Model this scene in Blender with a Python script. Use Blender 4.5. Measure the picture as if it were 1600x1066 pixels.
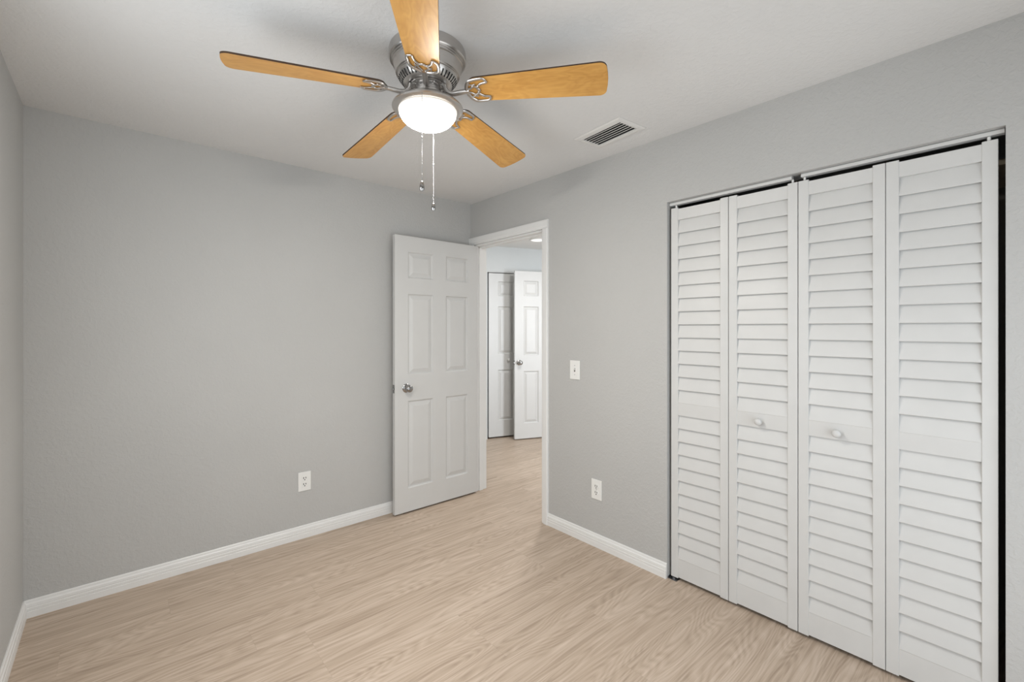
import bpy, bmesh, math, random
from mathutils import Vector, Matrix, Euler

for o in list(bpy.data.objects):
    bpy.data.objects.remove(o)
scn = bpy.context.scene
C = scn.collection
PI = math.pi
rad = math.radians

# ------------------------------------------------------------------ camera
YAW = math.atan(620.0 / 706.0)
cd = bpy.data.cameras.new('camera')
cam = bpy.data.objects.new('camera', cd)
C.objects.link(cam)
cam.location = (0.0, 0.0, 1.38)
cam.rotation_euler = (PI / 2, 0, -YAW)
cd.sensor_fit = 'HORIZONTAL'
cd.sensor_width = 36.0
cd.lens = 706.0 * 36.0 / 1600.0
cd.shift_y = -19.5 / 1600.0
cd.clip_start = 0.02
scn.camera = cam

# ------------------------------------------------------------------ sky, lights, exposure
world = bpy.data.worlds.new('world')
scn.world = world
world.use_nodes = True
wn = world.node_tree
wn.nodes['Background'].inputs[0].default_value = (0.78, 0.88, 1.0, 1)
wn.nodes['Background'].inputs[1].default_value = 1.0
vs = scn.view_settings
vs.view_transform = 'Standard'
vs.look = 'None'
vs.gamma = 1.0
vs.use_curve_mapping = False
vs.exposure = 0.0


def area_light(name, loc, rot, sx, sy, power, col):
    d = bpy.data.lights.new(name, 'AREA')
    d.shape = 'RECTANGLE'
    d.size, d.size_y = sx, sy
    d.energy = power
    d.color = col
    o = bpy.data.objects.new(name, d)
    C.objects.link(o)
    o.location = loc
    o.rotation_euler = rot
    return o


# daylight through the bedroom window (left wall) and through the hall window
area_light('window_daylight', (-0.331, 1.36, 1.45), (0, -PI / 2, 0), 1.20, 1.20, 14.5, (0.94, 0.98, 1.0))
area_light('rear_fill_light', (1.15, -0.552, 0.98), (PI / 2, 0, 0), 1.78, 1.74, 17.0, (0.94, 0.98, 1.0))  # added fill from behind the camera, to even out the room
area_light('hall_window_daylight', (3.95, -0.95, 1.35), (PI / 2, 0, 0), 0.8, 1.9, 100.0, (0.90, 0.95, 1.0))
area_light('hall_fill_light', (3.25, 3.0, 2.38), (0, 0, 0), 0.25, 0.25, 21.0, (1.0, 0.98, 0.95))  # unseen area light added to brighten the hall floor and walls
BOWL_EMIT = 205.0

# ------------------------------------------------------------------ room dimensions
XL, XR, YB, YR, H = -0.329, 2.290, 3.148, -0.55, 2.442
WT = 0.12
DO0, DO1, DOZ = 2.273, 3.092, 2.085      # doorway in the right wall
CO0, CO1, COZ = 0.047, 1.310, 2.077      # closet opening in the right wall
HZ = 2.41                                # hall ceiling


# ------------------------------------------------------------------ helpers
def tag(o, label=None, cat=None, group=None, kind=None):
    if label: o['label'] = label
    if cat: o['category'] = cat
    if group: o['group'] = group
    if kind: o['kind'] = kind
    return o


def obj(name, bm, mat, parent=None, smooth=None, mats=None):
    bmesh.ops.recalc_face_normals(bm, faces=bm.faces[:])
    me = bpy.data.meshes.new(name)
    bm.to_mesh(me)
    bm.free()
    for m in (mats or [mat]):
        me.materials.append(m)
    if smooth:
        for p in me.polygons:
            p.use_smooth = True
        try:
            me.set_sharp_from_angle(angle=rad(smooth))
        except Exception:
            pass
    o = bpy.data.objects.new(name, me)
    C.objects.link(o)
    if parent: o.parent = parent
    return o


class BM:
    """a bmesh with the shapes this room is made of"""

    def __init__(self):
        self.b = bmesh.new()

    def box(self, x0, x1, y0, y1, z0, z1, bev=0.0, M=None, mi=0, seg=2):
        vs_ = [self.b.verts.new((x, y, z)) for x in (x0, x1) for y in (y0, y1) for z in (z0, z1)]
        fs = []
        for q in ((0, 1, 3, 2), (4, 6, 7, 5), (0, 4, 5, 1), (2, 3, 7, 6), (0, 2, 6, 4), (1, 5, 7, 3)):
            f = self.b.faces.new([vs_[i] for i in q])
            f.material_index = mi
            fs.append(f)
        if bev:
            es = list({e for f in fs for e in f.edges})
            r = bmesh.ops.bevel(self.b, geom=es, offset=bev, segments=seg, affect='EDGES', profile=0.5)
            vs_ = list({v for f in r['faces'] for v in f.verts} | {v for v in vs_ if v.is_valid})
        if M is not None:
            bmesh.ops.transform(self.b, matrix=M, verts=[v for v in vs_ if v.is_valid])
        return self

    def lathe(self, prof, n=48, M=None, mi=0, close=False):
        rings = []
        allv = []
        for r, z in prof:
            if r < 1e-6:
                v = self.b.verts.new((0, 0, z))
                rings.append([v])
                allv.append(v)
            else:
                rg = [self.b.verts.new((r * math.cos(2 * PI * i / n), r * math.sin(2 * PI * i / n), z)) for i in range(n)]
                rings.append(rg)
                allv += rg
        for a, b_ in zip(rings[:-1], rings[1:]):
            for i in range(n):
                j = (i + 1) % n
                if len(a) == 1 and len(b_) == 1: continue
                if len(a) == 1: f = self.b.faces.new((a[0], b_[i], b_[j]))
                elif len(b_) == 1: f = self.b.faces.new((a[i], b_[0], a[j]))
                else: f = self.b.faces.new((a[i], b_[i], b_[j], a[j]))
                f.material_index = mi
        if M is not None:
            bmesh.ops.transform(self.b, matrix=M, verts=allv)
        return self

    def tube(self, pts, r, n=8, M=None, flat=1.0):
        """a tube through pts; r a number or a list; flat squeezes it in z"""
        pts = [Vector(p) for p in pts]
        rs = r if isinstance(r, (list, tuple)) else [r] * len(pts)
        rings = []
        up0 = Vector((0, 0, 1))
        for i, p in enumerate(pts):
            t = (pts[min(i + 1, len(pts) - 1)] - pts[max(i - 1, 0)]).normalized()
            up = up0 if abs(t.dot(up0)) < 0.95 else Vector((0, 1, 0))
            s = t.cross(up).normalized()
            u = s.cross(t).normalized()
            rings.append([self.b.verts.new(p + s * (rs[i] * math.cos(2 * PI * k / n)) + u * (rs[i] * flat * math.sin(2 * PI * k / n))) for k in range(n)])
        for a, b_ in zip(rings[:-1], rings[1:]):
            for k in range(n):
                self.b.faces.new((a[k], a[(k + 1) % n], b_[(k + 1) % n], b_[k]))
        self.b.faces.new(rings[0][::-1])
        self.b.faces.new(rings[-1])
        if M is not None:
            bmesh.ops.transform(self.b, matrix=M, verts=[v for rg in rings for v in rg])
        return self

    def prism(self, prof, p0, p1, nrm, up=(0, 0, 1)):
        """profile (a along nrm, b along up) swept from p0 to p1"""
        p0, p1, nrm, up = Vector(p0), Vector(p1), Vector(nrm), Vector(up)
        A = [self.b.verts.new(p0 + nrm * a + up * b_) for a, b_ in prof]
        B = [self.b.verts.new(p1 + nrm * a + up * b_) for a, b_ in prof]
        n = len(prof)
        for i in range(n):
            j = (i + 1) % n
            self.b.faces.new((A[i], A[j], B[j], B[i]))
        self.b.faces.new(A[::-1])
        self.b.faces.new(B)
        return self

    def poly(self, outline, z0, z1, mi_top=0, mi_side=0, mi_bot=0, M=None):
        A = [self.b.verts.new((x, y, z0)) for x, y in outline]
        B = [self.b.verts.new((x, y, z1)) for x, y in outline]
        n = len(outline)
        f = self.b.faces.new(A[::-1]); f.material_index = mi_bot
        f = self.b.faces.new(B); f.material_index = mi_top
        for i in range(n):
            f = self.b.faces.new((A[i], A[(i + 1) % n], B[(i + 1) % n], B[i]))
            f.material_index = mi_side
        if M is not None:
            bmesh.ops.transform(self.b, matrix=M, verts=A + B)
        return self

    def build(self, name, mat, parent=None, smooth=None, mats=None):
        return obj(name, self.b, mat, parent, smooth, mats)


def empty(name, loc, rz=0.0):
    o = bpy.data.objects.new(name, None)
    C.objects.link(o)
    o.location = loc
    o.rotation_euler = (0, 0, rz)
    o.empty_display_size = 0.05
    return o


def catmull(pts, n=6):
    P = [Vector(p) for p in pts]
    P = [P[0] * 2 - P[1]] + P + [P[-1] * 2 - P[-2]]
    out = []
    for i in range(1, len(P) - 2):
        for k in range(n):
            t = k / n
            a, b_, c, d = P[i - 1], P[i], P[i + 1], P[i + 2]
            out.append(0.5 * ((2 * b_) + (c - a) * t + (2 * a - 5 * b_ + 4 * c - d) * t * t + (3 * b_ - a - 3 * c + d) * t ** 3))
    out.append(P[-2])
    return out


def link_struct(o, label=None, cat=None):
    return tag(o, label, cat, None, 'structure')


# ------------------------------------------------------------------ materials
def new_mat(name):
    m = bpy.data.materials.new(name)
    m.use_nodes = True
    nt = m.node_tree
    return m, nt, nt.nodes['Principled BSDF']


def nd(nt, t, **kw):
    n = nt.nodes.new(t)
    for k, v in kw.items():
        setattr(n, k, v)
    return n


def plain(name, col, rough=0.5, metal=0.0, spec=0.5, noise=0.0, nscale=8.0, bump=0.0, bscale=200.0):
    m, nt, p = new_mat(name)
    p.inputs['Roughness'].default_value = rough
    p.inputs['Metallic'].default_value = metal
    p.inputs['Specular IOR Level'].default_value = spec
    tc = nd(nt, 'ShaderNodeTexCoord')
    n = nd(nt, 'ShaderNodeTexNoise')
    n.inputs['Scale'].default_value = nscale
    n.inputs['Detail'].default_value = 3
    nt.links.new(tc.outputs['Object'], n.inputs['Vector'])
    cr = nd(nt, 'ShaderNodeValToRGB')
    a, b_ = 1 - noise, 1 + noise
    cr.color_ramp.elements[0].position = 0.3
    cr.color_ramp.elements[1].position = 0.7
    cr.color_ramp.elements[0].color = (*[min(1, c * a) for c in col], 1)
    cr.color_ramp.elements[1].color = (*[min(1, c * b_) for c in col], 1)
    nt.links.new(n.outputs['Fac'], cr.inputs['Fac'])
    nt.links.new(cr.outputs['Color'], p.inputs['Base Color'])
    if bump:
        n2 = nd(nt, 'ShaderNodeTexNoise')
        n2.inputs['Scale'].default_value = bscale
        n2.inputs['Detail'].default_value = 2
        nt.links.new(tc.outputs['Object'], n2.inputs['Vector'])
        bp = nd(nt, 'ShaderNodeBump')
        bp.inputs['Strength'].default_value = bump
        bp.inputs['Distance'].default_value = 0.002
        nt.links.new(n2.outputs['Fac'], bp.inputs['Height'])
        nt.links.new(bp.outputs['Normal'], p.inputs['Normal'])
    return m


def texture_wall(name, col, strength, rough=0.7, fine=95.0, blob=28.0):
    """painted plaster with a knock-down / orange-peel texture"""
    m, nt, p = new_mat(name)
    p.inputs['Roughness'].default_value = rough
    p.inputs['Specular IOR Level'].default_value = 0.3
    tc = nd(nt, 'ShaderNodeTexCoord')
    big = nd(nt, 'ShaderNodeTexNoise')
    big.inputs['Scale'].default_value = 1.3
    big.inputs['Detail'].default_value = 4
    nt.links.new(tc.outputs['Object'], big.inputs['Vector'])
    cr = nd(nt, 'ShaderNodeValToRGB')
    cr.color_ramp.elements[0].position = 0.3
    cr.color_ramp.elements[1].position = 0.7
    cr.color_ramp.elements[0].color = (*[c * 0.975 for c in col], 1)
    cr.color_ramp.elements[1].color = (*[c * 1.025 for c in col], 1)
    nt.links.new(big.outputs['Fac'], cr.inputs['Fac'])
    nt.links.new(cr.outputs['Color'], p.inputs['Base Color'])
    a = nd(nt, 'ShaderNodeTexNoise')
    a.inputs['Scale'].default_value = fine
    a.inputs['Detail'].default_value = 3
    nt.links.new(tc.outputs['Object'], a.inputs['Vector'])
    b_ = nd(nt, 'ShaderNodeTexNoise')
    b_.inputs['Scale'].default_value = blob
    b_.inputs['Detail'].default_value = 4
    b_.inputs['Distortion'].default_value = 0.6
    nt.links.new(tc.outputs['Object'], b_.inputs['Vector'])
    r2 = nd(nt, 'ShaderNodeValToRGB')
    r2.color_ramp.elements[0].position = 0.45
    r2.color_ramp.elements[1].position = 0.62
    nt.links.new(b_.outputs['Fac'], r2.inputs['Fac'])
    mx = nd(nt, 'ShaderNodeMath', operation='MULTIPLY_ADD')
    mx.inputs[1].default_value = 0.6
    nt.links.new(a.outputs['Fac'], mx.inputs[0])
    nt.links.new(r2.outputs['Color'], mx.inputs[2])
    bp = nd(nt, 'ShaderNodeBump')
    bp.inputs['Strength'].default_value = strength
    bp.inputs['Distance'].default_value = 0.0025
    nt.links.new(mx.outputs[0], bp.inputs['Height'])
    nt.links.new(bp.outputs['Normal'], p.inputs['Normal'])
    return m


def floor_mat():
    m, nt, p = new_mat('oak_plank_flooring')
    L = nt.links.new
    p.inputs['Specular IOR Level'].default_value = 0.35
    tc = nd(nt, 'ShaderNodeTexCoord')
    sp = nd(nt, 'ShaderNodeSeparateXYZ')
    L(tc.outputs['Object'], sp.inputs[0])

    def mth(op, a, b_=None, c=None):
        n = nd(nt, 'ShaderNodeMath', operation=op)
        for i, v in enumerate((a, b_, c)):
            if v is None: continue
            if isinstance(v, (int, float)): n.inputs[i].default_value = v
            else: L(v, n.inputs[i])
        return n.outputs[0]
    W, LEN = 0.182, 1.22
    yy = mth('DIVIDE', mth('ADD', sp.outputs[1], 20.03), W)
    row = mth('FLOOR', yy)
    wn1 = nd(nt, 'ShaderNodeTexWhiteNoise', noise_dimensions='1D')
    L(row, wn1.inputs['W'])
    xx = mth('ADD', mth('DIVIDE', mth('ADD', sp.outputs[0], 20.0), LEN), mth('MULTIPLY', wn1.outputs['Value'], 3.0))
    colm = mth('FLOOR', xx)
    fy = mth('FRACT', yy)
    fx = mth('FRACT', xx)
    cid = nd(nt, 'ShaderNodeCombineXYZ')
    L(row, cid.inputs[0]); L(colm, cid.inputs[1])
    wn2 = nd(nt, 'ShaderNodeTexWhiteNoise', noise_dimensions='3D')
    L(cid.outputs[0], wn2.inputs['Vector'])
    # grain space: shift every plank, stretch along x
    gv = nd(nt, 'ShaderNodeCombineXYZ')
    L(mth('MULTIPLY_ADD', wn2.outputs['Value'], 37.0, sp.outputs[0]), gv.inputs[0])
    L(mth('MULTIPLY_ADD', wn1.outputs['Value'], 11.0, sp.outputs[1]), gv.inputs[1])
    L(mth('MULTIPLY', wn2.outputs['Value'], 9.0), gv.inputs[2])

    def stretched(sx, sy, detail, scale=1.0, dist=0.0):
        mp = nd(nt, 'ShaderNodeMapping')
        mp.inputs['Scale'].default_value = (sx, sy, 1)
        L(gv.outputs[0], mp.inputs['Vector'])
        n = nd(nt, 'ShaderNodeTexNoise')
        n.inputs['Scale'].default_value = scale
        n.inputs['Detail'].default_value = detail
        n.inputs['Distortion'].default_value = dist
        L(mp.outputs[0], n.inputs['Vector'])
        return n.outputs['Fac']
    broad = stretched(0.9, 15.0, 4, 1.0, 0.5)
    mid = stretched(1.7, 62.0, 5, 1.0, 0.35)
    fine = stretched(6.0, 300.0, 3, 1.0)
    # cathedral figure: contour lines of a slow noise
    cath = stretched(1.2, 7.0, 1, 1.0, 0.2)
    rings = mth('ABSOLUTE', mth('SUBTRACT', mth('FRACT', mth('MULTIPLY', cath, 22.0)), 0.5))
    f1 = mth('MULTIPLY_ADD', mth('SUBTRACT', broad, 0.5), 0.42, 0.5)
    f2 = mth('MULTIPLY_ADD', mth('SUBTRACT', mid, 0.5), 0.85, f1)
    f3 = mth('MULTIPLY_ADD', mth('SUBTRACT', fine, 0.5), 0.5, f2)
    f4 = mth('MULTIPLY_ADD', mth('SUBTRACT', rings, 0.25), 0.38, f3)
    f5 = mth('MULTIPLY_ADD', mth('SUBTRACT', wn2.outputs['Value'], 0.5), 0.06, f4)
    cr = nd(nt, 'ShaderNodeValToRGB')
    cr.color_ramp.elements[0].position = 0.18
    cr.color_ramp.elements[0].color = (0.345, 0.262, 0.195, 1)
    cr.color_ramp.elements[1].position = 0.82
    cr.color_ramp.elements[1].color = (0.620, 0.510, 0.420, 1)
    e = cr.color_ramp.elements.new(0.5)
    e.color = (0.495, 0.392, 0.305, 1)
    L(f5, cr.inputs['Fac'])
    # seams
    ey = mth('MULTIPLY', mth('MINIMUM', fy, mth('SUBTRACT', 1.0, fy)), W)
    ex = mth('MULTIPLY', mth('MINIMUM', fx, mth('SUBTRACT', 1.0, fx)), LEN)
    edge = mth('MINIMUM', ex, ey)
    seam = nd(nt, 'ShaderNodeMapRange')
    seam.inputs['From Min'].default_value = 0.0004
    seam.inputs['From Max'].default_value = 0.0016
    seam.inputs['To Min'].default_value = 0.92
    seam.inputs['To Max'].default_value = 1.0
    L(edge, seam.inputs['Value'])
    mx = nd(nt, 'ShaderNodeMix', data_type='RGBA', blend_type='MULTIPLY')
    mx.inputs['Factor'].default_value = 1.0
    L(cr.outputs['Color'], mx.inputs['A'])
    cc = nd(nt, 'ShaderNodeCombineColor')
    for i in range(3): L(seam.outputs[0], cc.inputs[i])
    L(cc.outputs[0], mx.inputs['B'])
    L(mx.outputs['Result'], p.inputs['Base Color'])
    p.inputs['Roughness'].default_value = 0.46
    bp = nd(nt, 'ShaderNodeBump')
    bp.inputs['Strength'].default_value = 0.12
    bp.inputs['Distance'].default_value = 0.001
    L(f3, bp.inputs['Height'])
    L(bp.outputs['Normal'], p.inputs['Normal'])
    return m


def maple_mat():
    m, nt, p = new_mat('maple_veneer')
    L = nt.links.new
    tc = nd(nt, 'ShaderNodeTexCoord')
    oi = nd(nt, 'ShaderNodeObjectInfo')
    ad = nd(nt, 'ShaderNodeVectorMath', operation='ADD')
    L(tc.outputs['Object'], ad.inputs[0])
    sc = nd(nt, 'ShaderNodeVectorMath', operation='SCALE')
    sc.inputs['Scale'].default_value = 13.0
    cb = nd(nt, 'ShaderNodeCombineXYZ')
    for i in range(3): L(oi.outputs['Random'], cb.inputs[i])
    L(cb.outputs[0], sc.inputs[0])
    L(sc.outputs[0], ad.inputs[1])

    def st(s, detail, dist=0.0):
        mp = nd(nt, 'ShaderNodeMapping')
        mp.inputs['Scale'].default_value = s
        L(ad.outputs[0], mp.inputs['Vector'])
        n = nd(nt, 'ShaderNodeTexNoise')
        n.inputs['Scale'].default_value = 1.0
        n.inputs['Detail'].default_value = detail
        n.inputs['Distortion'].default_value = dist
        L(mp.outputs[0], n.inputs['Vector'])
        return n.outputs['Fac']

    def mth(op, a, b_=None, c=None):
        n = nd(nt, 'ShaderNodeMath', operation=op)
        for i, v in enumerate((a, b_, c)):
            if v is None: continue
            if isinstance(v, (int, float)): n.inputs[i].default_value = v
            else: L(v, n.inputs[i])
        return n.outputs[0]
    slow = st((5.5, 13, 4), 2, 0.5)
    rings = mth('ABSOLUTE', mth('SUBTRACT', mth('FRACT', mth('MULTIPLY', slow, 9.0)), 0.5))
    streak = st((7, 120, 10), 4)
    cloud = st((6, 14, 6), 3)
    f = mth('MULTIPLY_ADD', mth('SUBTRACT', rings, 0.25), 0.55, 0.5)
    f = mth('MULTIPLY_ADD', mth('SUBTRACT', streak, 0.5), 0.6, f)
    f = mth('MULTIPLY_ADD', mth('SUBTRACT', cloud, 0.5), 0.8, f)
    cr = nd(nt, 'ShaderNodeValToRGB')
    cr.color_ramp.elements[0].position = 0.15
    cr.color_ramp.elements[0].color = (0.47, 0.225, 0.048, 1)
    cr.color_ramp.elements[1].position = 0.85
    cr.color_ramp.elements[1].color = (0.64, 0.350, 0.095, 1)
    L(f, cr.inputs['Fac'])
    L(cr.outputs['Color'], p.inputs['Base Color'])
    p.inputs['Roughness'].default_value = 0.38
    p.inputs['Specular IOR Level'].default_value = 0.5
    return m


def brushed(name, col, rough):
    m, nt, p = new_mat(name)
    p.inputs['Metallic'].default_value = 1.0
    tc = nd(nt, 'ShaderNodeTexCoord')
    mp = nd(nt, 'ShaderNodeMapping')
    mp.inputs['Scale'].default_value = (12, 12, 500)
    nt.links.new(tc.outputs['Object'], mp.inputs['Vector'])
    n = nd(nt, 'ShaderNodeTexNoise')
    n.inputs['Scale'].default_value = 1.0
    n.inputs['Detail'].default_value = 2
    nt.links.new(mp.outputs[0], n.inputs['Vector'])
    mr = nd(nt, 'ShaderNodeMapRange')
    mr.inputs['To Min'].default_value = rough - 0.06
    mr.inputs['To Max'].default_value = rough + 0.08
    nt.links.new(n.outputs['Fac'], mr.inputs['Value'])
    nt.links.new(mr.outputs[0], p.inputs['Roughness'])
    p.inputs['Base Color'].default_value = (*col, 1)
    return m


def emit(name, col, strength):
    m, nt, p = new_mat(name)
    p.inputs['Base Color'].default_value = (0.9, 0.9, 0.88, 1)
    p.inputs['Roughness'].default_value = 0.3
    p.inputs['Emission Color'].default_value = (*col, 1)
    p.inputs['Emission Strength'].default_value = strength
    return m


M_WALL = texture_wall('grey_wall_paint', (0.500, 0.498, 0.488), 0.30, 0.7, 150.0, 55.0)
M_HALLW = texture_wall('pale_hall_paint', (0.66, 0.68, 0.68), 0.15)
M_CEIL = texture_wall('ceiling_paint', (0.745, 0.742, 0.735), 0.26, 0.8, 140.0, 45.0)
M_HALLC = texture_wall('white_hall_ceiling', (0.86, 0.86, 0.85), 0.15)
M_FLOOR = floor_mat()
M_TRIM = plain('white_trim_paint', (0.80, 0.80, 0.79), 0.35, noise=0.01)
M_DOOR = plain('white_door_paint', (0.63, 0.63, 0.62), 0.38, noise=0.012, bump=0.05, bscale=300)
M_LOUV = plain('white_louver_paint', (0.63, 0.63, 0.62), 0.42, noise=0.02, bump=0.05, bscale=250)
M_PLATE = plain('white_plastic', (0.82, 0.82, 0.80), 0.3, noise=0.0)
M_DARK = plain('black_slot', (0.012, 0.012, 0.012), 0.7)
M_GREYP = plain('grey_toggle', (0.20, 0.19, 0.18), 0.5)
M_NICK = brushed('brushed_nickel', (0.56, 0.54, 0.52), 0.30)
M_CHROME = plain('chrome', (0.36, 0.355, 0.35), 0.10, 1.0)
M_STEEL = plain('zinc_steel', (0.40, 0.41, 0.43), 0.30, 1.0)
M_MAPLE = maple_mat()
M_WALNUT = plain('dark_blade_edge', (0.055, 0.028, 0.014), 0.45, noise=0.2, nscale=30)
M_BOWL = emit('lit_frosted_glass', (1.0, 0.95, 0.87), BOWL_EMIT)
# the glass is dimmest at its rim, where it is farthest from the bulbs
M_BOWLS = [emit('lit_glass_rim', (1.0, 0.93, 0.80), 0.62), emit('lit_glass_edge', (1.0, 0.94, 0.83), 0.95),
           emit('lit_glass_shoulder', (1.0, 0.95, 0.86), BOWL_EMIT * 0.05), M_BOWL]
M_LED = emit('lit_hall_diffuser', (1.0, 0.98, 0.95), 0.75)
M_VENT = plain('vent_white_enamel', (0.74, 0.73, 0.71), 0.4)
M_DUCT = plain('duct_shade_black', (0.03, 0.03, 0.03), 0.8)  # near black stands in for the shade up inside the duct
M_CLOSET = plain('closet_shade_paint', (0.30, 0.29, 0.28), 0.8)  # grey wall colour darkened to stand for the unlit closet interior
M_WOODSH = plain('bare_shelf_board', (0.55, 0.48, 0.38), 0.6, noise=0.08, nscale=20)

# ------------------------------------------------------------------ the setting
b = BM()
b.box(XL - 0.3, 7.2, -1.6, 6.6, -0.10, 0.0)
link_struct(b.build('floor', M_FLOOR), 'light oak plank floor running through the bedroom and out into the hall', 'floor')

# ceiling with the hole the vent sits in
VC, VR = Vector((2.019, 1.500)), rad(-5.5)
VHX, VHY = 0.066, 0.134
bm = bmesh.new()
outer = [(XL - WT, YR - WT), (XR + WT, YR - WT), (XR + WT, YB + WT), (XL - WT, YB + WT)]
inner = [VC + Matrix.Rotation(VR, 2) @ Vector((sx * VHX, sy * VHY)) for sx, sy in ((-1, -1), (1, -1), (1, 1), (-1, 1))]
lay = []
for z in (H, H + 0.12):
    lay.append(([bm.verts.new((x, y, z)) for x, y in outer], [bm.verts.new((v.x, v.y, z)) for v in inner]))
for o_, i_ in lay:
    for k in range(4):
        bm.faces.new((o_[k], o_[(k + 1) % 4], i_[(k + 1) % 4], i_[k]))
for k in range(4):
    j = (k + 1) % 4
    bm.faces.new((lay[0][0][k], lay[0][0][j], lay[1][0][j], lay[1][0][k]))
    bm.faces.new((lay[0][1][k], lay[0][1][j], lay[1][1][j], lay[1][1][k]))
link_struct(obj('ceiling', bm, M_CEIL), 'pale textured bedroom ceiling carrying the fan and the vent', 'ceiling')

b = BM()
b.box(XL - WT, XR + WT, YB, YB + WT, 0, H)
link_struct(b.build('wall_back', M_WALL), 'grey textured wall behind the open panelled door', 'wall')

# left wall with its window opening (outside the picture)
WY0, WY1, WZ0, WZ1 = 0.75, 1.97, 0.84, 2.06
b = BM()
b.box(XL - WT, XL, YR, WY0, 0, H)
b.box(XL - WT, XL, WY1, YB, 0, H)
b.box(XL - WT, XL, WY0, WY1, 0, WZ0)
b.box(XL - WT, XL, WY0, WY1, WZ1, H)
link_struct(b.build('wall_left', M_WALL), 'grey textured wall at the far left side, meeting the long grey wall', 'wall')
# rear wall; its unseen window opening is added for fill light
RX0, RX1, RZ1 = 0.25, 2.05, 1.84
b = BM()
b.box(XL - WT, RX0, YR - WT, YR, 0, H)
b.box(RX1, XR + WT, YR - WT, YR, 0, H)
b.box(RX0, RX1, YR - WT, YR, 0, .06)
b.box(RX0, RX1, YR - WT, YR, RZ1, H)
link_struct(b.build('wall_rear', M_WALL), 'grey wall behind the viewer, with an unseen window opening added for fill light', 'wall')

b = BM()
b.box(XR, XR + WT, YR, CO0, 0, H)
b.box(XR, XR + WT, CO0, CO1, COZ, H)
b.box(XR, XR + WT, CO1, DO0 + 0.0, 0, H)
b.box(XR, XR + WT, DO0, DO1, DOZ, H)
b.box(XR, XR + WT, DO1, YB, 0, H)
link_struct(b.build('wall_right', M_WALL), 'grey textured wall holding the closet and the doorway', 'wall')

for nm, lab, args in (('window_1', 'white window frame set in the left wall', 'L'), ('window_added', 'unseen white window frame added in the rear wall around the fill light', 'R')):
    b = BM()
    if args == 'L':
        for (y0, y1, z0, z1) in ((WY0, WY0 + .05, WZ0, WZ1), (WY1 - .05, WY1, WZ0, WZ1), (WY0, WY1, WZ0, WZ0 + .05), (WY0, WY1, WZ1 - .05, WZ1), (WY0, WY1, 1.43, 1.47)):
            b.box(XL - 0.118, XL - 0.08, y0, y1, z0, z1)
    else:
        for (x0, x1, z0, z1) in ((RX0, RX0 + .05, .06, RZ1), (RX1 - .05, RX1, .06, RZ1), (RX0, RX1, .06, .11), (RX0, RX1, RZ1 - .05, RZ1), (1.20, 1.24, .06, RZ1)):
            b.box(x0, x1, YR - 0.115, YR - 0.075, z0, z1)
    link_struct(b.build(nm, M_TRIM), lab, 'window')

# baseboards
BP = [(0, 0), (.0135, 0), (.0135, .030), (.0115, .0325), (.0135, .035), (.0135, .046), (.0112, .0485), (.0125, .052), (.0115, .064), (.0075, .070), (.0065, .079), (.0035, .083), (0, .083)]
b = BM(); b.prism(BP, (XL, YB, 0), (XR, YB, 0), (0, -1, 0))
link_struct(b.build('baseboard_back', M_TRIM), 'white moulded baseboard along the long grey wall', 'baseboard')
b = BM(); b.prism(BP, (XL, YR, 0), (XL, YB, 0), (1, 0, 0))
link_struct(b.build('baseboard_left', M_TRIM), 'white moulded baseboard running toward the viewer at the far left', 'baseboard')
b = BM(); b.prism(BP, (XR, 2.219, 0), (XR, CO1, 0), (-1, 0, 0))
link_struct(b.build('baseboard_right', M_TRIM), 'short white baseboard between the doorway and the closet', 'baseboard')
b = BM(); b.prism(BP, (XR, CO0, 0), (XR, YR, 0), (-1, 0, 0)); b.prism(BP, (XL, YR, 0), (RX0, YR, 0), (0, 1, 0)); b.prism(BP, (RX1, YR, 0), (XR, YR, 0), (0, 1, 0))
link_struct(b.build('baseboard_rear', M_TRIM), 'white baseboard along the rear of the room', 'baseboard')

# door casing (room side) and jamb
CP = [(0, 0), (.010, 0), (.0125, .004), (.0125, .010), (.016, .016), (.0175, .045), (.0165, .053), (.012, .056), (0, .056)]


def casing(name, xw, nx, lab):
    b = BM()
    # profile: a out of the wall, b away from the opening
    b.prism(CP, (xw, DO0, 0), (xw, DO0, DOZ + .002), (nx, 0, 0), (0, -1, 0))
    b.prism(CP, (xw, DO1, 0), (xw, DO1, DOZ + .002), (nx, 0, 0), (0, 1, 0))
    b.prism(CP, (xw, DO0 - .056, DOZ + .002), (xw, DO1 + .0555, DOZ + .002), (nx, 0, 0), (0, 0, 1.12))
    link_struct(b.build(name, M_TRIM), lab, 'door casing')


casing('trim_1', XR, -1, 'white casing around the open doorway, on the bedroom side')
casing('trim_2', XR + WT, 1, 'white casing around the doorway, on the hall side')
b = BM()
b.box(XR, XR + WT, DO0 - .001, DO0 + .012, 0, DOZ)
b.box(XR, XR + WT, DO1 - .012, DO1 + .001, 0, DOZ)
b.box(XR, XR + WT, DO0, DO1, DOZ - .012, DOZ + .001)
b.box(XR + .04, XR + .075, DO0 + .012, DO0 + .022, 0, DOZ - .012)
b.box(XR + .04, XR + .075, DO1 - .022, DO1 - .012, 0, DOZ - .012)
b.box(XR + .04, XR + .075, DO0 + .012, DO1 - .012, DOZ - .022, DOZ - .012)
link_struct(b.build('trim_3', M_TRIM), 'white door jamb lining the open doorway', 'door jamb')


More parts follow.
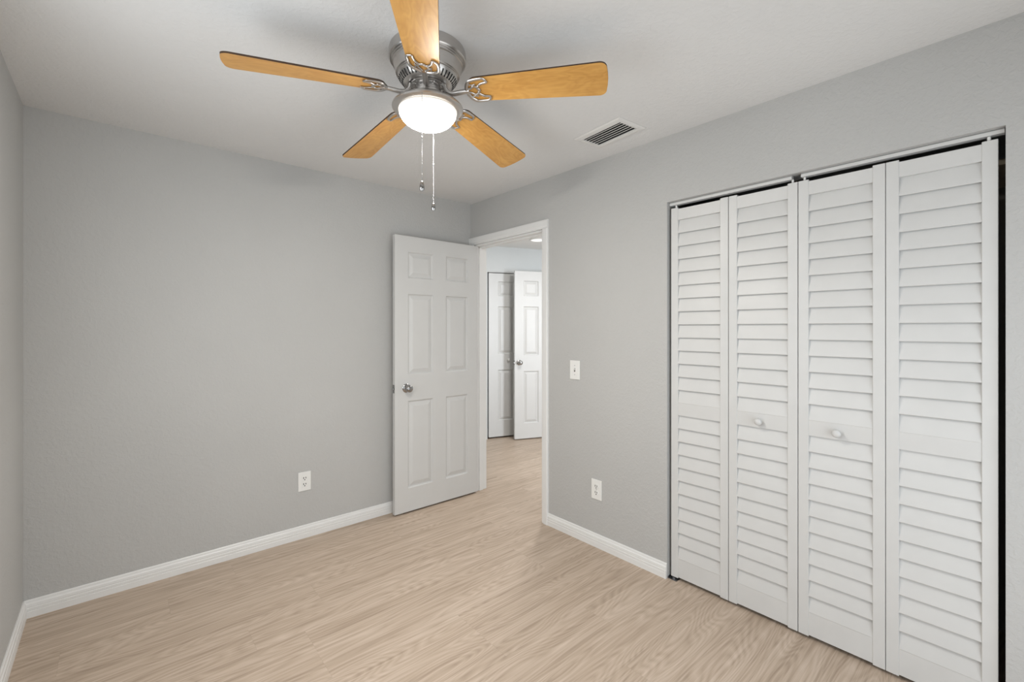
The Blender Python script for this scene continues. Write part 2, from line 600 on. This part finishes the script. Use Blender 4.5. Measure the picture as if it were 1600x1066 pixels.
# ------------------------------------------------------------------ six-panel doors
def door_mesh(w, zb, zt, t, cols, rows):
    """slab in local coords: x 0..w, y 0..t (y=0 is the front), with moulded panels on both faces"""
    bm = bmesh.new()
    xs = sorted({0, w, *[c for ab in cols for c in ab]})
    zs = sorted({zb, zt, *[c for ab in rows for c in ab]})
    cache = {}

    def V(x, y, z):
        k = (round(x, 5), round(y, 5), round(z, 5))
        if k not in cache: cache[k] = bm.verts.new((x, y, z))
        return cache[k]
    for y, sg in ((0.0, 1), (t, -1)):
        for x0, x1 in zip(xs[:-1], xs[1:]):
            for z0, z1 in zip(zs[:-1], zs[1:]):
                if (x0, x1) in cols and (z0, z1) in rows:
                    prev = None
                    for ins, dep in ((0, 0), (.0025, .001), (.008, .0095), (.0115, .0115), (.016, .0115), (.041, .0030), (.044, .0022)):
                        d = y + sg * dep
                        ring = [V(x0 + ins, d, z0 + ins), V(x1 - ins, d, z0 + ins), V(x1 - ins, d, z1 - ins), V(x0 + ins, d, z1 - ins)]
                        if prev:
                            for k in range(4):
                                bm.faces.new((prev[k], prev[(k + 1) % 4], ring[(k + 1) % 4], ring[k]))
                        prev = ring
                    bm.faces.new(prev)
                else:
                    bm.faces.new((V(x0, y, z0), V(x1, y, z0), V(x1, y, z1), V(x0, y, z1)))
    for a, c in zip(zs[:-1], zs[1:]):
        for x in (0, w):
            bm.faces.new((V(x, 0, a), V(x, 0, c), V(x, t, c), V(x, t, a)))
    for a, c in zip(xs[:-1], xs[1:]):
        for z in (zb, zt):
            bm.faces.new((V(a, 0, z), V(c, 0, z), V(c, t, z), V(a, t, z)))
    return bm


def knob_bm(length=0.062, r=0.0275):
    """rose, neck and knob along -y, base at y=0"""
    b = BM()
    M = Matrix.Rotation(PI / 2, 4, 'X')
    b.lathe([(0, 0), (.033, 0), (.033, .003), (.029, .007), (.016, .010), (.012, .016), (.012, .026), (.016, .030), (r * .86, .036), (r, .044), (r * .98, .052), (r * .8, .059), (r * .45, length), (0, length + .001)], 32, M)
    return b


def hinged_door(name, label, loc, rz, w, zb, zt, t, cols, rows, knob_x, knob_z, hinge_right=True, back_knob=True):
    root = obj(name, door_mesh(w, zb, zt, t, cols, rows), M_DOOR)
    root.location = loc
    root.rotation_euler = (0, 0, rz)
    tag(root, label, 'door', None, 'structure')
    k = knob_bm().build('door_knob', M_CHROME, root, 40)
    k.location = (knob_x, -0.0003, knob_z)
    k['label'] = 'round chrome knob on its rose'
    if back_knob:
        k2 = knob_bm(0.05).build('door_knob', M_CHROME, root, 40)
        k2.location = (knob_x, t + 0.0003, knob_z)
        k2.rotation_euler = (0, 0, PI)
    b = BM()
    b.box(-.0018, .001, t / 2 - .0125, t / 2 + .0125, knob_z - .030, knob_z + .030)
    b.box(-.009, 0, t / 2 - .006, t / 2 + .006, knob_z - .008, knob_z + .008, 0.002)
    p = b.build('latch_plate', M_CHROME, root)
    p['label'] = 'metal latch plate in the door edge'
    for hz in (zb + .20, (zb + zt) / 2, zt - .20):
        b = BM()
        b.lathe([(0, -.045), (.0055, -.045), (.0055, .045), (0, .045)], 14, Matrix.Translation((w + .004, t - .003, hz)))
        b.box(w - .0015, w + .004, .006, t - .003, hz - .044, hz + .044)
        b.build('hinge', M_STEEL, root, 40)
    return root


DX0, DX1 = 1.535, 2.286
DW = DX1 - DX0
hinged_door('door_1', 'white six-panel door with chrome knob standing open against the grey wall', (DX0, 3.045, 0), 0, DW, 0.013, 2.070, 0.034,
            [(1.641 - DX0, 1.860 - DX0), (1.975 - DX0, 2.190 - DX0)], [(0.185, 0.840), (1.033, 1.640), (1.757, 1.955)], 0.093, 0.936)

# ------------------------------------------------------------------ closet: recess, tracks, bifold doors
CX1 = 3.03
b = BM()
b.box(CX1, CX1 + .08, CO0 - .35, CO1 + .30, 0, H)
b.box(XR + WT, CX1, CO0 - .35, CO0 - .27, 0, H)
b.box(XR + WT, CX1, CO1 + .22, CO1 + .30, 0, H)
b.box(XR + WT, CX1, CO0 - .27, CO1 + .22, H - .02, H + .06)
link_struct(b.build('wall_closet', M_CLOSET), 'inner walls of the closet behind the louvered doors, coloured dark for shade', 'wall')

b = BM()
b.box(XR + .31, CX1, CO0 - .27, CO1 + .22, 2.020, 2.042, 0.002)
tag(b.build('closet_shelf', M_WOODSH), 'bare wooden shelf inside the dark closet, glimpsed past its right edge', 'shelf')

for i, (y0, y1, lab) in enumerate(((0.705, CO1 - .003, 'white metal overhead track above the two bifold leaves nearer the doorway'),
                                   (CO0 + .003, 0.668, 'white metal overhead track above the bifold leaves at the closet far right'))):
    b = BM()
    b.box(XR + .022, XR + .048, y0, y1, COZ - .004, COZ - .0005)
    b.box(XR + .022, XR + .0245, y0, y1, COZ - .0185, COZ - .002)
    b.box(XR + .0455, XR + .048, y0, y1, COZ - .0185, COZ - .002)
    b.box(XR + .0245, XR + .029, y0, y1, COZ - .0185, COZ - .0165)
    b.box(XR + .041, XR + .0455, y0, y1, COZ - .0185, COZ - .0165)
    tag(b.build('closet_door_track', M_LOUV), lab, 'track', 'bifold tracks under the closet header')

ZB, ZT = 0.014, 2.042
LT = 0.032
ST = 0.040
TOPR, MID0, MID1, BOTR = 1.974, 0.906, 0.974, 0.122


def leaf_frame(w):
    b = BM()
    b.box(0, ST, 0, LT, ZB, ZT, .0012, seg=1)
    b.box(w - ST, w, 0, LT, ZB, ZT, .0012, seg=1)
    for z0, z1 in ((TOPR, ZT - .008), (MID0, MID1), (ZB + .006, BOTR)):
        b.box(ST, w - ST, .002, LT - .003, z0, z1)
    return b


def louver_bank(w, z0, z1, n):
    b = BM()
    p = (z1 - z0) / n
    th = 0.006
    for i in range(n):
        zb = z0 + p * i - .001
        zt = zb + p + .010
        # slat: thin board leaning back at its top, with a rounded nose at the front lower edge
        y0, y1 = .0005, .0165
        zt = zb + p + .004
        d = Vector((0, y1 - y0, zt - zb)).normalized()
        nrm = Vector((0, d.z, -d.y))
        A = Vector((0, y0, zb)); Bp = Vector((0, y1, zt))
        mid_ = A + nrm * (th / 2) + d * (th / 2)
        prof = [mid_ + nrm * (th / 2 * math.cos(q)) - d * (th / 2 * math.sin(q)) for q in [PI * (1 - k / 8) for k in range(9)]]
        prof += [Bp + nrm * th, Bp]
        xs = (ST - .002, w - ST + .002)
        vv = [[b.b.verts.new((x, q.y, min(q.z, z1 + .004) if i == n - 1 else q.z)) for q in prof] for x in xs]
        m_ = len(prof)
        for k in range(m_):
            b.b.faces.new((vv[0][k], vv[0][(k + 1) % m_], vv[1][(k + 1) % m_], vv[1][k]))
        b.b.faces.new(vv[0][::-1]); b.b.faces.new(vv[1])
    return b


def bifold(label, leaves, knob_leaf, knob_x, knob_z, piv_x):
    """leaves: (y_left, y_right, x_left, x_right) each, seen from the room: the left side is the larger Y"""
    yl = leaves[0][0]
    root = empty('bifold_closet_door', (XR + .02, (leaves[0][0] + leaves[-1][1]) / 2, 0), 0)
    tag(root, label, 'closet door', 'louvered bifold doors of the closet', 'thing')
    for i, (ya, yb, xa, xb) in enumerate(leaves):
        w = math.hypot(ya - yb, xa - xb)
        fr = leaf_frame(w).build('door_leaf', M_LOUV, root)
        # local x runs from the left edge to the right edge (decreasing world Y), local y into the closet
        ang = math.atan2(yb - ya, xb - xa)
        fr.location = (xa - root.location.x, ya - root.location.y, 0)
        fr.rotation_euler = (0, 0, ang)
        louver_bank(w, MID1, TOPR, 14).build('louver_bank', M_LOUV, fr, 35)
        louver_bank(w, BOTR, MID0, 11).build('louver_bank', M_LOUV, fr, 35)
        if i == knob_leaf:
            b = BM()
            b.lathe([(0, 0), (.0085, 0), (.0075, .006), (.0085, .010), (.0155, .016), (.0172, .022), (.0155, .028), (.009, .033), (0, .0345)], 24, Matrix.Rotation(PI / 2, 4, 'X'))
            k = b.build('knob', M_LOUV, fr, 40)
            k.location = (knob_x, .002, knob_z)
            k['label'] = 'small round white knob'
        if piv_x[i] is not None:
            b = BM()
            b.lathe([(0, ZT - .002), (.005, ZT - .002), (.005, ZT + .0155), (0, ZT + .0155)], 12, Matrix.Translation((piv_x[i], .013, 0)))
            b.build('top_pin', M_PLATE, fr, 40)
    return root


XF = XR + .020
bifold('white louvered bifold closet door nearer the doorway, with one small knob',
       [(1.297, .9885, XF, XF + .001), (.9855, .681, XF + .001, XF)], 1, 0.9855 - 0.841, 0.937, (0.025, 0.282))
bifold('white louvered bifold closet door at the right end, beside the dark gap',
       [(.678, .3725, XF, XF + .001), (.3705, .065, XF + .001, XF)], 0, 0.678 - 0.531, 0.935, (0.022, 0.283))

b = BM()
b.box(XR + .006, XR + .045, CO1 - .052, CO1 - .002, 0, .003)
b.box(XR + .020, XR + .034, CO1 - .036, CO1 - .022, .003, .010)
b.box(XR + .006, XR + .045, CO1 - .004, CO1 - .001, 0, .012)
tag(b.build('pivot_bracket', M_STEEL), 'small steel floor bracket at the foot of the closet doors, beside the baseboard', 'bracket')

# ------------------------------------------------------------------ ceiling fan
FC = Vector((0.9025, 1.5170, 0))
fan = empty('ceiling_fan', (FC.x, FC.y, H))
tag(fan, 'brushed nickel ceiling fan with five maple blades and a glowing bowl light', 'ceiling fan')


def fz(prof):
    return [(r, z - H) for r, z in prof]


b = BM()
b.lathe(fz([(0, H - .0005), (.1430, H - .0005), (.1452, 2.434), (.1455, 2.404), (.1425, 2.4005), (.1380, 2.400), (.1380, 2.3935), (.1345, 2.3930), (.1345, 2.3870), (.1300, 2.3860), (.1235, 2.362),
            (.1200, 2.350), (.1165, 2.3495), (.1165, 2.344), (.1130, 2.3435), (.1085, 2.332), (.1000, 2.3195), (.0900, 2.3120), (.0780, 2.3085), (.0740, 2.3085), (.0735, 2.318), (.0600, 2.324), (0, 2.324)]), 64)
mh = b.build('motor_housing', M_NICK, fan, 35)
# vent slots around the lower shoulder
b = BM()
for i in range(44):
    a = 2 * PI * i / 44
    p0 = Vector((.1105, 0, 2.3365 - H)); p1 = Vector((.0905, 0, 2.3117 - H))
    mid_ = (p0 + p1) / 2
    dv = (p1 - p0).normalized()
    M = Matrix.Rotation(a, 4, 'Z') @ Matrix.Translation(mid_ + Vector((.0011, 0, -.0011))) @ Matrix.Rotation(math.atan2(-dv.z, dv.x), 4, 'Y')
    b.box(-.0125, .0125, -.0026, .0026, -.0009, .0009, M=M)
v_ = b.build('vent_slots', M_DARK, mh)
v_['label'] = 'ring of dark cooling slots'

b = BM()
b.lathe(fz([(0, 2.323), (.062, 2.323), (.064, 2.320), (.064, 2.311), (.060, 2.308), (.050, 2.307), (.0495, 2.2760), (0, 2.2760)]), 48)
for i in range(10):
    a = 2 * PI * i / 10 + .2
    b.lathe([(0, -.004), (.0035, -.004), (.0045, -.001), (.0045, .001), (0, .001)], 10, Matrix.Translation((.056 * math.cos(a), .056 * math.sin(a), 2.3075 - H)))
b.build('switch_housing', M_NICK, fan, 35)

# rotor: blades with their irons
ROT_Z = 2.2745
tilt = Matrix.Identity(4)
nrm = Vector((.0131, .0356, 1)).normalized()
tilt = Vector((0, 0, 1)).rotation_difference(nrm).to_matrix().to_4x4()
R1, R2, W1, W2 = .160, .6735, .113, .150
PITCH = -12.98


def blade_outline():
    o = []
    # inner rounded end
    ri = W1 / 2
    n = 14
    for i in range(n + 1):
        t = PI / 2 + PI * i / n
        o.append((R1 + .040 + .040 * math.cos(t), ri * math.sin(t)))
    # tip with rounded corners and a faintly bowed end
    rc = .026
    for sgn in (-1, 1):
        pts = []
        for i in range(7):
            t = (PI / 2) * i / 6
            x = R2 - rc + rc * math.sin(t)
            y = W2 / 2 - rc + rc * math.cos(t)
            pts.append((x, sgn * y))
        if sgn == -1: o += pts
        else: o += pts[::-1]
        if sgn == -1:
            o += [(R2 + .003, -.025), (R2 + .004, 0), (R2 + .003, .025)]
    return o


bt = BM()
bt.poly(blade_outline(), -.003, .003, 1, 1, 0)
es = [e for e in bt.b.edges if abs(e.verts[0].co.z - e.verts[1].co.z) < 1e-6]
blade_me = bpy.data.meshes.new('blade')
bmesh.ops.recalc_face_normals(bt.b, faces=bt.b.faces[:])
bt.b.to_mesh(blade_me); bt.b.free()
blade_me.materials.append(M_MAPLE); blade_me.materials.append(M_WALNUT)


def iron_bm():
    """open filigree holder under the blade root, in the blade's own frame, plus its arm curling up to the hub"""
    b = BM()
    zz = -.0065
    hw = W1 / 2
    arc = []
    for i in range(25):
        t = PI * .5 + PI * i / 24
        arc.append((R1 + .040 + .0425 * math.cos(t), (hw - .002) * math.sin(t), zz))
    # horns running out along both edges and hooking inwards
    up = [(R1 + .082, hw - .022, zz), (R1 + .074, hw - .007, zz), (R1 + .060, hw - .003, zz)]
    lo = [(x, -y, z) for x, y, z in up][::-1]
    pts = catmull(up + arc[2:-2:3] + lo, 5)
    rr = [.0034 + .0036 * math.sin(PI * i / (len(pts) - 1)) for i in range(len(pts))]
    b.tube(pts, rr, 8, flat=.7)
    # crescent inside
    cr = catmull([(R1 + .082, hw - .022, zz), (R1 + .056, hw - .028, zz), (R1 + .040, .013, zz), (R1 + .046, 0, zz), (R1 + .040, -.013, zz), (R1 + .056, -hw + .028, zz), (R1 + .082, -hw + .022, zz)], 6)
    b.tube(cr, .0044, 8, flat=.7)
    # tulip struts
    for s in (1, -1):
        b.tube(catmull([(R1 - .002, s * .004, zz), (R1 + .014, s * .011, zz), (R1 + .026, s * .020, zz), (R1 + .040, s * .014, zz)], 5), .0040, 8, flat=.7)
        b.tube(catmull([(R1 + .012, s * .030, zz), (R1 + .026, s * .026, zz), (R1 + .036, s * .030, zz)], 5), .0026, 8, flat=.7)
        b.lathe([(0, -.002), (.005, -.001), (.005, .001), (0, .002)], 10, Matrix.Translation((R1 + .030, s * .021, zz - .001)))
    b.lathe([(0, -.002), (.005, -.001), (.005, .001), (0, .002)], 10, Matrix.Translation((R1 + .045, 0, zz - .001)))
    return b


arm_pts = [(.047, 0, .038), (.058, 0, .040), (.067, 0, .030), (.073, 0, .012), (.086, 0, -.001), (.105, 0, -.006), (.130, 0, -.005), (.152, 0, -.004), (.166, 0, -.005)]
for k in range(5):
    a = rad(162.80 + 72 * k)
    bl = bpy.data.objects.new('blade', blade_me)
    C.objects.link(bl)
    bl.parent = fan
    base = Matrix.Translation((0, 0, ROT_Z + .2 * .0 - H)) @ tilt @ Matrix.Rotation(a, 4, 'Z')
    droop = Matrix.Translation((.2, 0, 0)) @ Matrix.Rotation(.0525, 4, 'Y') @ Matrix.Translation((-.2, 0, 0))
    bl.matrix_local = base @ droop @ Matrix.Rotation(rad(PITCH), 4, 'X')
    ir = iron_bm()
    inv = Matrix.Rotation(-rad(PITCH), 4, 'X') @ droop.inverted()
    ap = catmull(arm_pts, 5)
    rr = [.0128 - .0030 * i / (len(ap) - 1) for i in range(len(ap))]
    ir.tube([inv @ p for p in ap], rr, 10, flat=.75)
    io = ir.build('blade_iron', M_NICK, bl, 50)
    io['label'] = 'nickel scrollwork blade bracket'

b = BM()
b.lathe(fz([(.0495, 2.284), (.0560, 2.284), (.0580, 2.280), (.0580, 2.273), (.0640, 2.2695), (.0840, 2.2590), (.1040, 2.2490), (.1220, 2.2380), (.1325, 2.2285), (.1345, 2.2245), (.1338, 2.2205), (.1290, 2.2165), (.1200, 2.2135), (.1110, 2.2125), (.1090, 2.2150), (.0500, 2.262)]), 72)
b.build('light_fitter', M_NICK, fan, 40)
prof = []
for i in range(25):
    t = (PI / 2) * i / 24
    prof.append((.1105 * math.cos(t), 2.2150 - .0700 * math.sin(t)))
b = BM()
for k, (i0, i1) in enumerate(((0, 2), (2, 4), (4, 8), (8, 24))):
    b.lathe(fz(prof[i0:i1 + 1]), 64, mi=k)
bmesh.ops.remove_doubles(b.b, verts=b.b.verts[:], dist=1e-5)
gb = b.build('glass_bowl', None, fan, 60, mats=M_BOWLS)
gb['label'] = 'glowing frosted glass bowl'


def cam_to_world(px, zc, py=None):
    xc = (px - 800) * zc / 706
    c_, s_ = math.cos(YAW), math.sin(YAW)
    return Vector((xc * c_ + zc * s_, -xc * s_ + zc * c_, 0))


for (dx, zc, ztop, zbot, kind) in ((659.3, 1.604, 2.222, 1.900, 'flat'), (677.3, 1.866, 2.222, 1.898, 'bell')):
    P = cam_to_world(dx, zc) - FC
    b = BM()
    n = int((ztop - zbot) / .0034)
    br = .0014 if kind == 'flat' else .0010
    for i in range(n):
        z = ztop - .0034 * i - H
        b.lathe([(0, -.0014), (br * .8, -.0009), (br, 0), (br * .8, .0009), (0, .0014)], 6, Matrix.Translation((P.x, P.y, z)))
    b.tube([(P.x, P.y, ztop - H), (P.x, P.y, zbot - H)], .0007, 5)
    # connector link part way down, and a little hook at the rim
    zl = ztop - .165 - H
    b.lathe([(0, -.007), (.0022, -.005), (.0022, .005), (0, .007)], 8, Matrix.Translation((P.x, P.y, zl)))
    d_ = Vector((P.x, P.y, 0)).normalized()
    b.tube([(P.x, P.y, ztop - .004 - H), (P.x, P.y, ztop + .003 - H), tuple(Vector((P.x, P.y, ztop + .004 - H)) - d_ * .010)], .0016, 6)
    ch = b.build('pull_chain', M_STEEL, fan, 60)
    ch['label'] = 'thin beaded pull chain'
    b = BM()
    b.lathe([(0, .004), (.003, .003), (.0065, -.004), (.0085, -.014), (.0085, -.026), (.0060, -.031), (0, -.031)], 20, Matrix.Translation((P.x, P.y, zbot - H)))
    b.build('chain_pull', M_CHROME, ch, 50)

# ------------------------------------------------------------------ ceiling vent
vent = empty('ceiling_vent', (VC.x, VC.y, H), VR)
tag(vent, 'white rectangular air vent with dark slots in the ceiling', 'vent')
FX, FY = .106, .164
bm = bmesh.new()
loops = [(FX, FY, -.0005), (FX, FY, -.002), (FX - .008, FY - .008, -.007), (VHX + .012, VHY + .012, -.010), (VHX + .001, VHY + .001, -.008), (VHX - .001, VHY - .001, -.002)]
prev = None
for hx, hy, z in loops:
    ring = [bm.verts.new((sx * hx, sy * hy, z)) for sx, sy in ((-1, -1), (1, -1), (1, 1), (-1, 1))]
    if prev:
        for k in range(4): bm.faces.new((prev[k], prev[(k + 1) % 4], ring[(k + 1) % 4], ring[k]))
    prev = ring
obj('frame', bm, M_VENT, vent)
b = BM()
for i, x in enumerate((-.054, -.032, -.010, .012, .034)):
    pr = [(x + .008, -.0065), (x + .0120, -.0070), (x + .0128, -.0062), (x + .0130, -.0030), (x + .0120, -.0030), (x + .0125, -.0048), (x + .0085, -.0056)]
    pr = [(p - .008, q) for p, q in pr]
    b.prism([(p, q) for p, q in pr], (0, -VHY + .001, 0), (0, VHY - .001, 0), (1, 0, 0), (0, 0, 1))
b.build('louvers', M_VENT, vent)
b = BM()
b.box(-VHX, VHX, -VHY, VHY, .070, .074)
b.box(-VHX + .0005, -VHX + .0025, -VHY, VHY, -.001, .070)
b.box(VHX - .0025, VHX - .0005, -VHY, VHY, -.001, .070)
b.box(-VHX, VHX, -VHY + .0005, -VHY + .0025, -.001, .070)
b.box(-VHX, VHX, VHY - .0025, VHY - .0005, -.001, .070)
dk = b.build('duct', M_DUCT, vent)

# ------------------------------------------------------------------ outlets and switch


def receptacle(b, cz):
    b.box(-.017, .017, -.0075, -.004, cz - .014, cz + .014, .003)


def outlet(label, loc, rz, decora):
    r = empty('wall_outlet', loc, rz)
    tag(r, label, 'outlet', 'wall outlets near the floor')
    w, h = .040, .0625
    b = BM(); b.box(-w, w, -.006, -.0002, -h, h, .0025)
    b.build('cover_plate', M_PLATE, r)
    for cz in (.020, -.020):
        b = BM()
        if decora: b.box(-.0165, .0165, -.0085, -.004, cz - .0185, cz + .0185, .0012)
        else:
            b.lathe([(0, .0085), (.0165, .0085), (.017, .0075), (.017, .004)], 24, Matrix.Translation((0, 0, cz)) @ Matrix.Rotation(PI / 2, 4, 'X'))
        f = b.build('receptacle', M_PLATE, r)
        b = BM()
        for x, hh in ((-.0070, .0058), (.0070, .0050)):
            b.box(x - .0021, x + .0021, -.0089, -.0082, cz + .004 - hh, cz + .004 + hh)
        b.lathe([(0, .0089), (.0036, .0089), (.0036, .0082), (0, .0082)], 12, Matrix.Translation((0, 0, cz - .0085)) @ Matrix.Rotation(PI / 2, 4, 'X'))
        s = b.build('plug_slots', M_DARK, f)
    for z in ((.0,) if not decora else ()):
        b = BM()
        b.lathe([(0, .0074), (.0025, .0072), (.003, .006), (0, .0059)], 12, Matrix.Translation((0, 0, z)) @ Matrix.Rotation(PI / 2, 4, 'X'))
        b.build('screw', M_STEEL, r)
    return r


outlet('white duplex outlet low on the grey wall, left of the open door', (.939, YB, .3715), 0, True)
outlet('white duplex outlet low on the grey wall between doorway and closet', (XR, 1.7935, .3615), -PI / 2, False)

sw = empty('light_switch', (XR, 1.9725, 1.1055), -PI / 2)
tag(sw, 'white toggle light switch on the wall right of the doorway', 'light switch')
b = BM(); b.box(-.042, .042, -.006, -.0002, -.0625, .0625, .0025)
b.build('switch_plate', M_PLATE, sw)
b = BM(); b.box(-.0055, .0055, -.0066, -.0055, -.012, .012)
b.build('toggle_slot', M_GREYP, sw)
b = BM(); b.box(-.004, .004, -.018, -.004, -.004, .004, .001, M=Matrix.Rotation(rad(-28), 4, 'X'))
b.build('toggle', M_PLATE, sw)
for z in (.030, -.030):
    b = BM()
    b.lathe([(0, .0074), (.0025, .0072), (.003, .006), (0, .0059)], 12, Matrix.Translation((0, 0, z)) @ Matrix.Rotation(PI / 2, 4, 'X'))
    b.build('screw', M_STEEL, sw)

# ------------------------------------------------------------------ hall beyond the doorway
# its far wall stands at an angle to the bedroom
HA = rad(-18.5)
HO = Vector((3.490, 4.420, 0))
HM = Matrix.Translation(HO) @ Matrix.Rotation(HA, 4, 'Z')      # local x along the wall to the right, local y into the wall
b = BM()
OW = 0.86
b.box(-1.6, -.012, 0.0, .12, 0, HZ, M=HM)
b.box(-.012, OW, 0.0, .12, 2.095, HZ, M=HM)
b.box(OW, 2.8, 0.0, .12, 0, HZ, M=HM)
link_struct(b.build('wall_hall', M_HALLW), 'pale wall above the hall closet doors, seen through the doorway', 'wall')
b = BM()
b.box(-.15, OW + .15, .60, .66, 0, HZ, M=HM)
b.box(-.15, -.09, .12, .60, 0, HZ, M=HM)
b.box(OW + .09, OW + .15, .12, .60, 0, HZ, M=HM)
link_struct(b.build('wall_hall_closet', M_CLOSET), 'inside of the hall closet, coloured dark for shade', 'wall')
b = BM()
b.box(XR + WT, 7.0, -1.3, 6.2, HZ, HZ + .05)
link_struct(b.build('ceiling_hall', M_HALLC), 'white hall ceiling seen through the top of the doorway', 'ceiling')
b = BM()
b.box(XR + WT + .0, XR + WT + .01, YB + WT, 6.2, 0, HZ)      # hall side, back of the neighbouring room
b.box(6.0, 6.1, -1.2, 6.2, 0, HZ)
b.box(XR + WT, 3.4, -1.2, -1.1, 0, HZ)
b.box(4.5, 6.0, -1.2, -1.1, 0, HZ)
b.box(3.4, 4.5, -1.2, -1.1, 2.35, HZ)
b.box(3.4, 4.5, -1.2, -1.1, 0, .3)
b.box(XR + WT, 6.0, 6.1, 6.2, 0, HZ)
link_struct(b.build('wall_hall_side', M_HALLW), 'pale side walls of the hall, hidden by the doorway', 'wall')

# hall closet: bifold with raised panels, two leaves, left leaf seen
root = empty('hall_bifold_door', HO, HA)
tag(root, 'white panelled closet door in the hall, behind the other open door', 'closet door', None, 'thing')
for i in range(2):
    w = .415
    lf = obj('door_leaf', door_mesh(w, .020, 2.075, .030, [(.125, .345)], [(.22, .86), (1.06, 1.66), (1.79, 1.975)]), M_DOOR, root)
    lf.location = (.009 + .418 * i, .012, 0)
    if i == 0:
        b = BM()
        b.lathe([(0, 0), (.0085, 0), (.0075, .006), (.0085, .010), (.0165, .016), (.0182, .022), (.0165, .028), (.009, .033), (0, .0345)], 24, Matrix.Rotation(PI / 2, 4, 'X'))
        k = b.build('knob', M_LOUV, lf, 40)
        k.location = (.262, 0, .985)
        k['label'] = 'small round white knob'
b = BM()
b.box(-.008, OW - .004, .010, .040, 2.0855, 2.0935, M=HM)
tag(b.build('closet_door_track', M_TRIM), 'white overhead track above the panelled closet door in the hall', 'track')

hd = hinged_door('door_2', 'white panelled door with chrome knob standing ajar in the hall', (3.700, 4.162, 0), rad(-21.7), .762, .014, 2.092, .034,
                 [(.118, .320), (.442, .644)], [(.20, .85), (1.045, 1.655), (1.785, 1.975)], .060, .958)

# flush LED lamp on the hall ceiling
cl = empty('hall_ceiling_lamp', tuple(cam_to_world(840, 5.22) + Vector((0, 0, HZ))))
tag(cl, 'small round lit lamp on the hall ceiling, beyond the doorway', 'ceiling lamp')
b = BM(); b.lathe([(0, -.0005), (.088, -.0005), (.090, -.004), (.086, -.009), (.078, -.012), (.076, -.010)], 40)
b.build('lamp_rim', M_PLATE, cl, 40)
b = BM(); b.lathe([(0, -.015), (.05, -.014), (.074, -.0115), (.0775, -.009)], 40)
b.build('lamp_diffuser', M_LED, cl, 60)
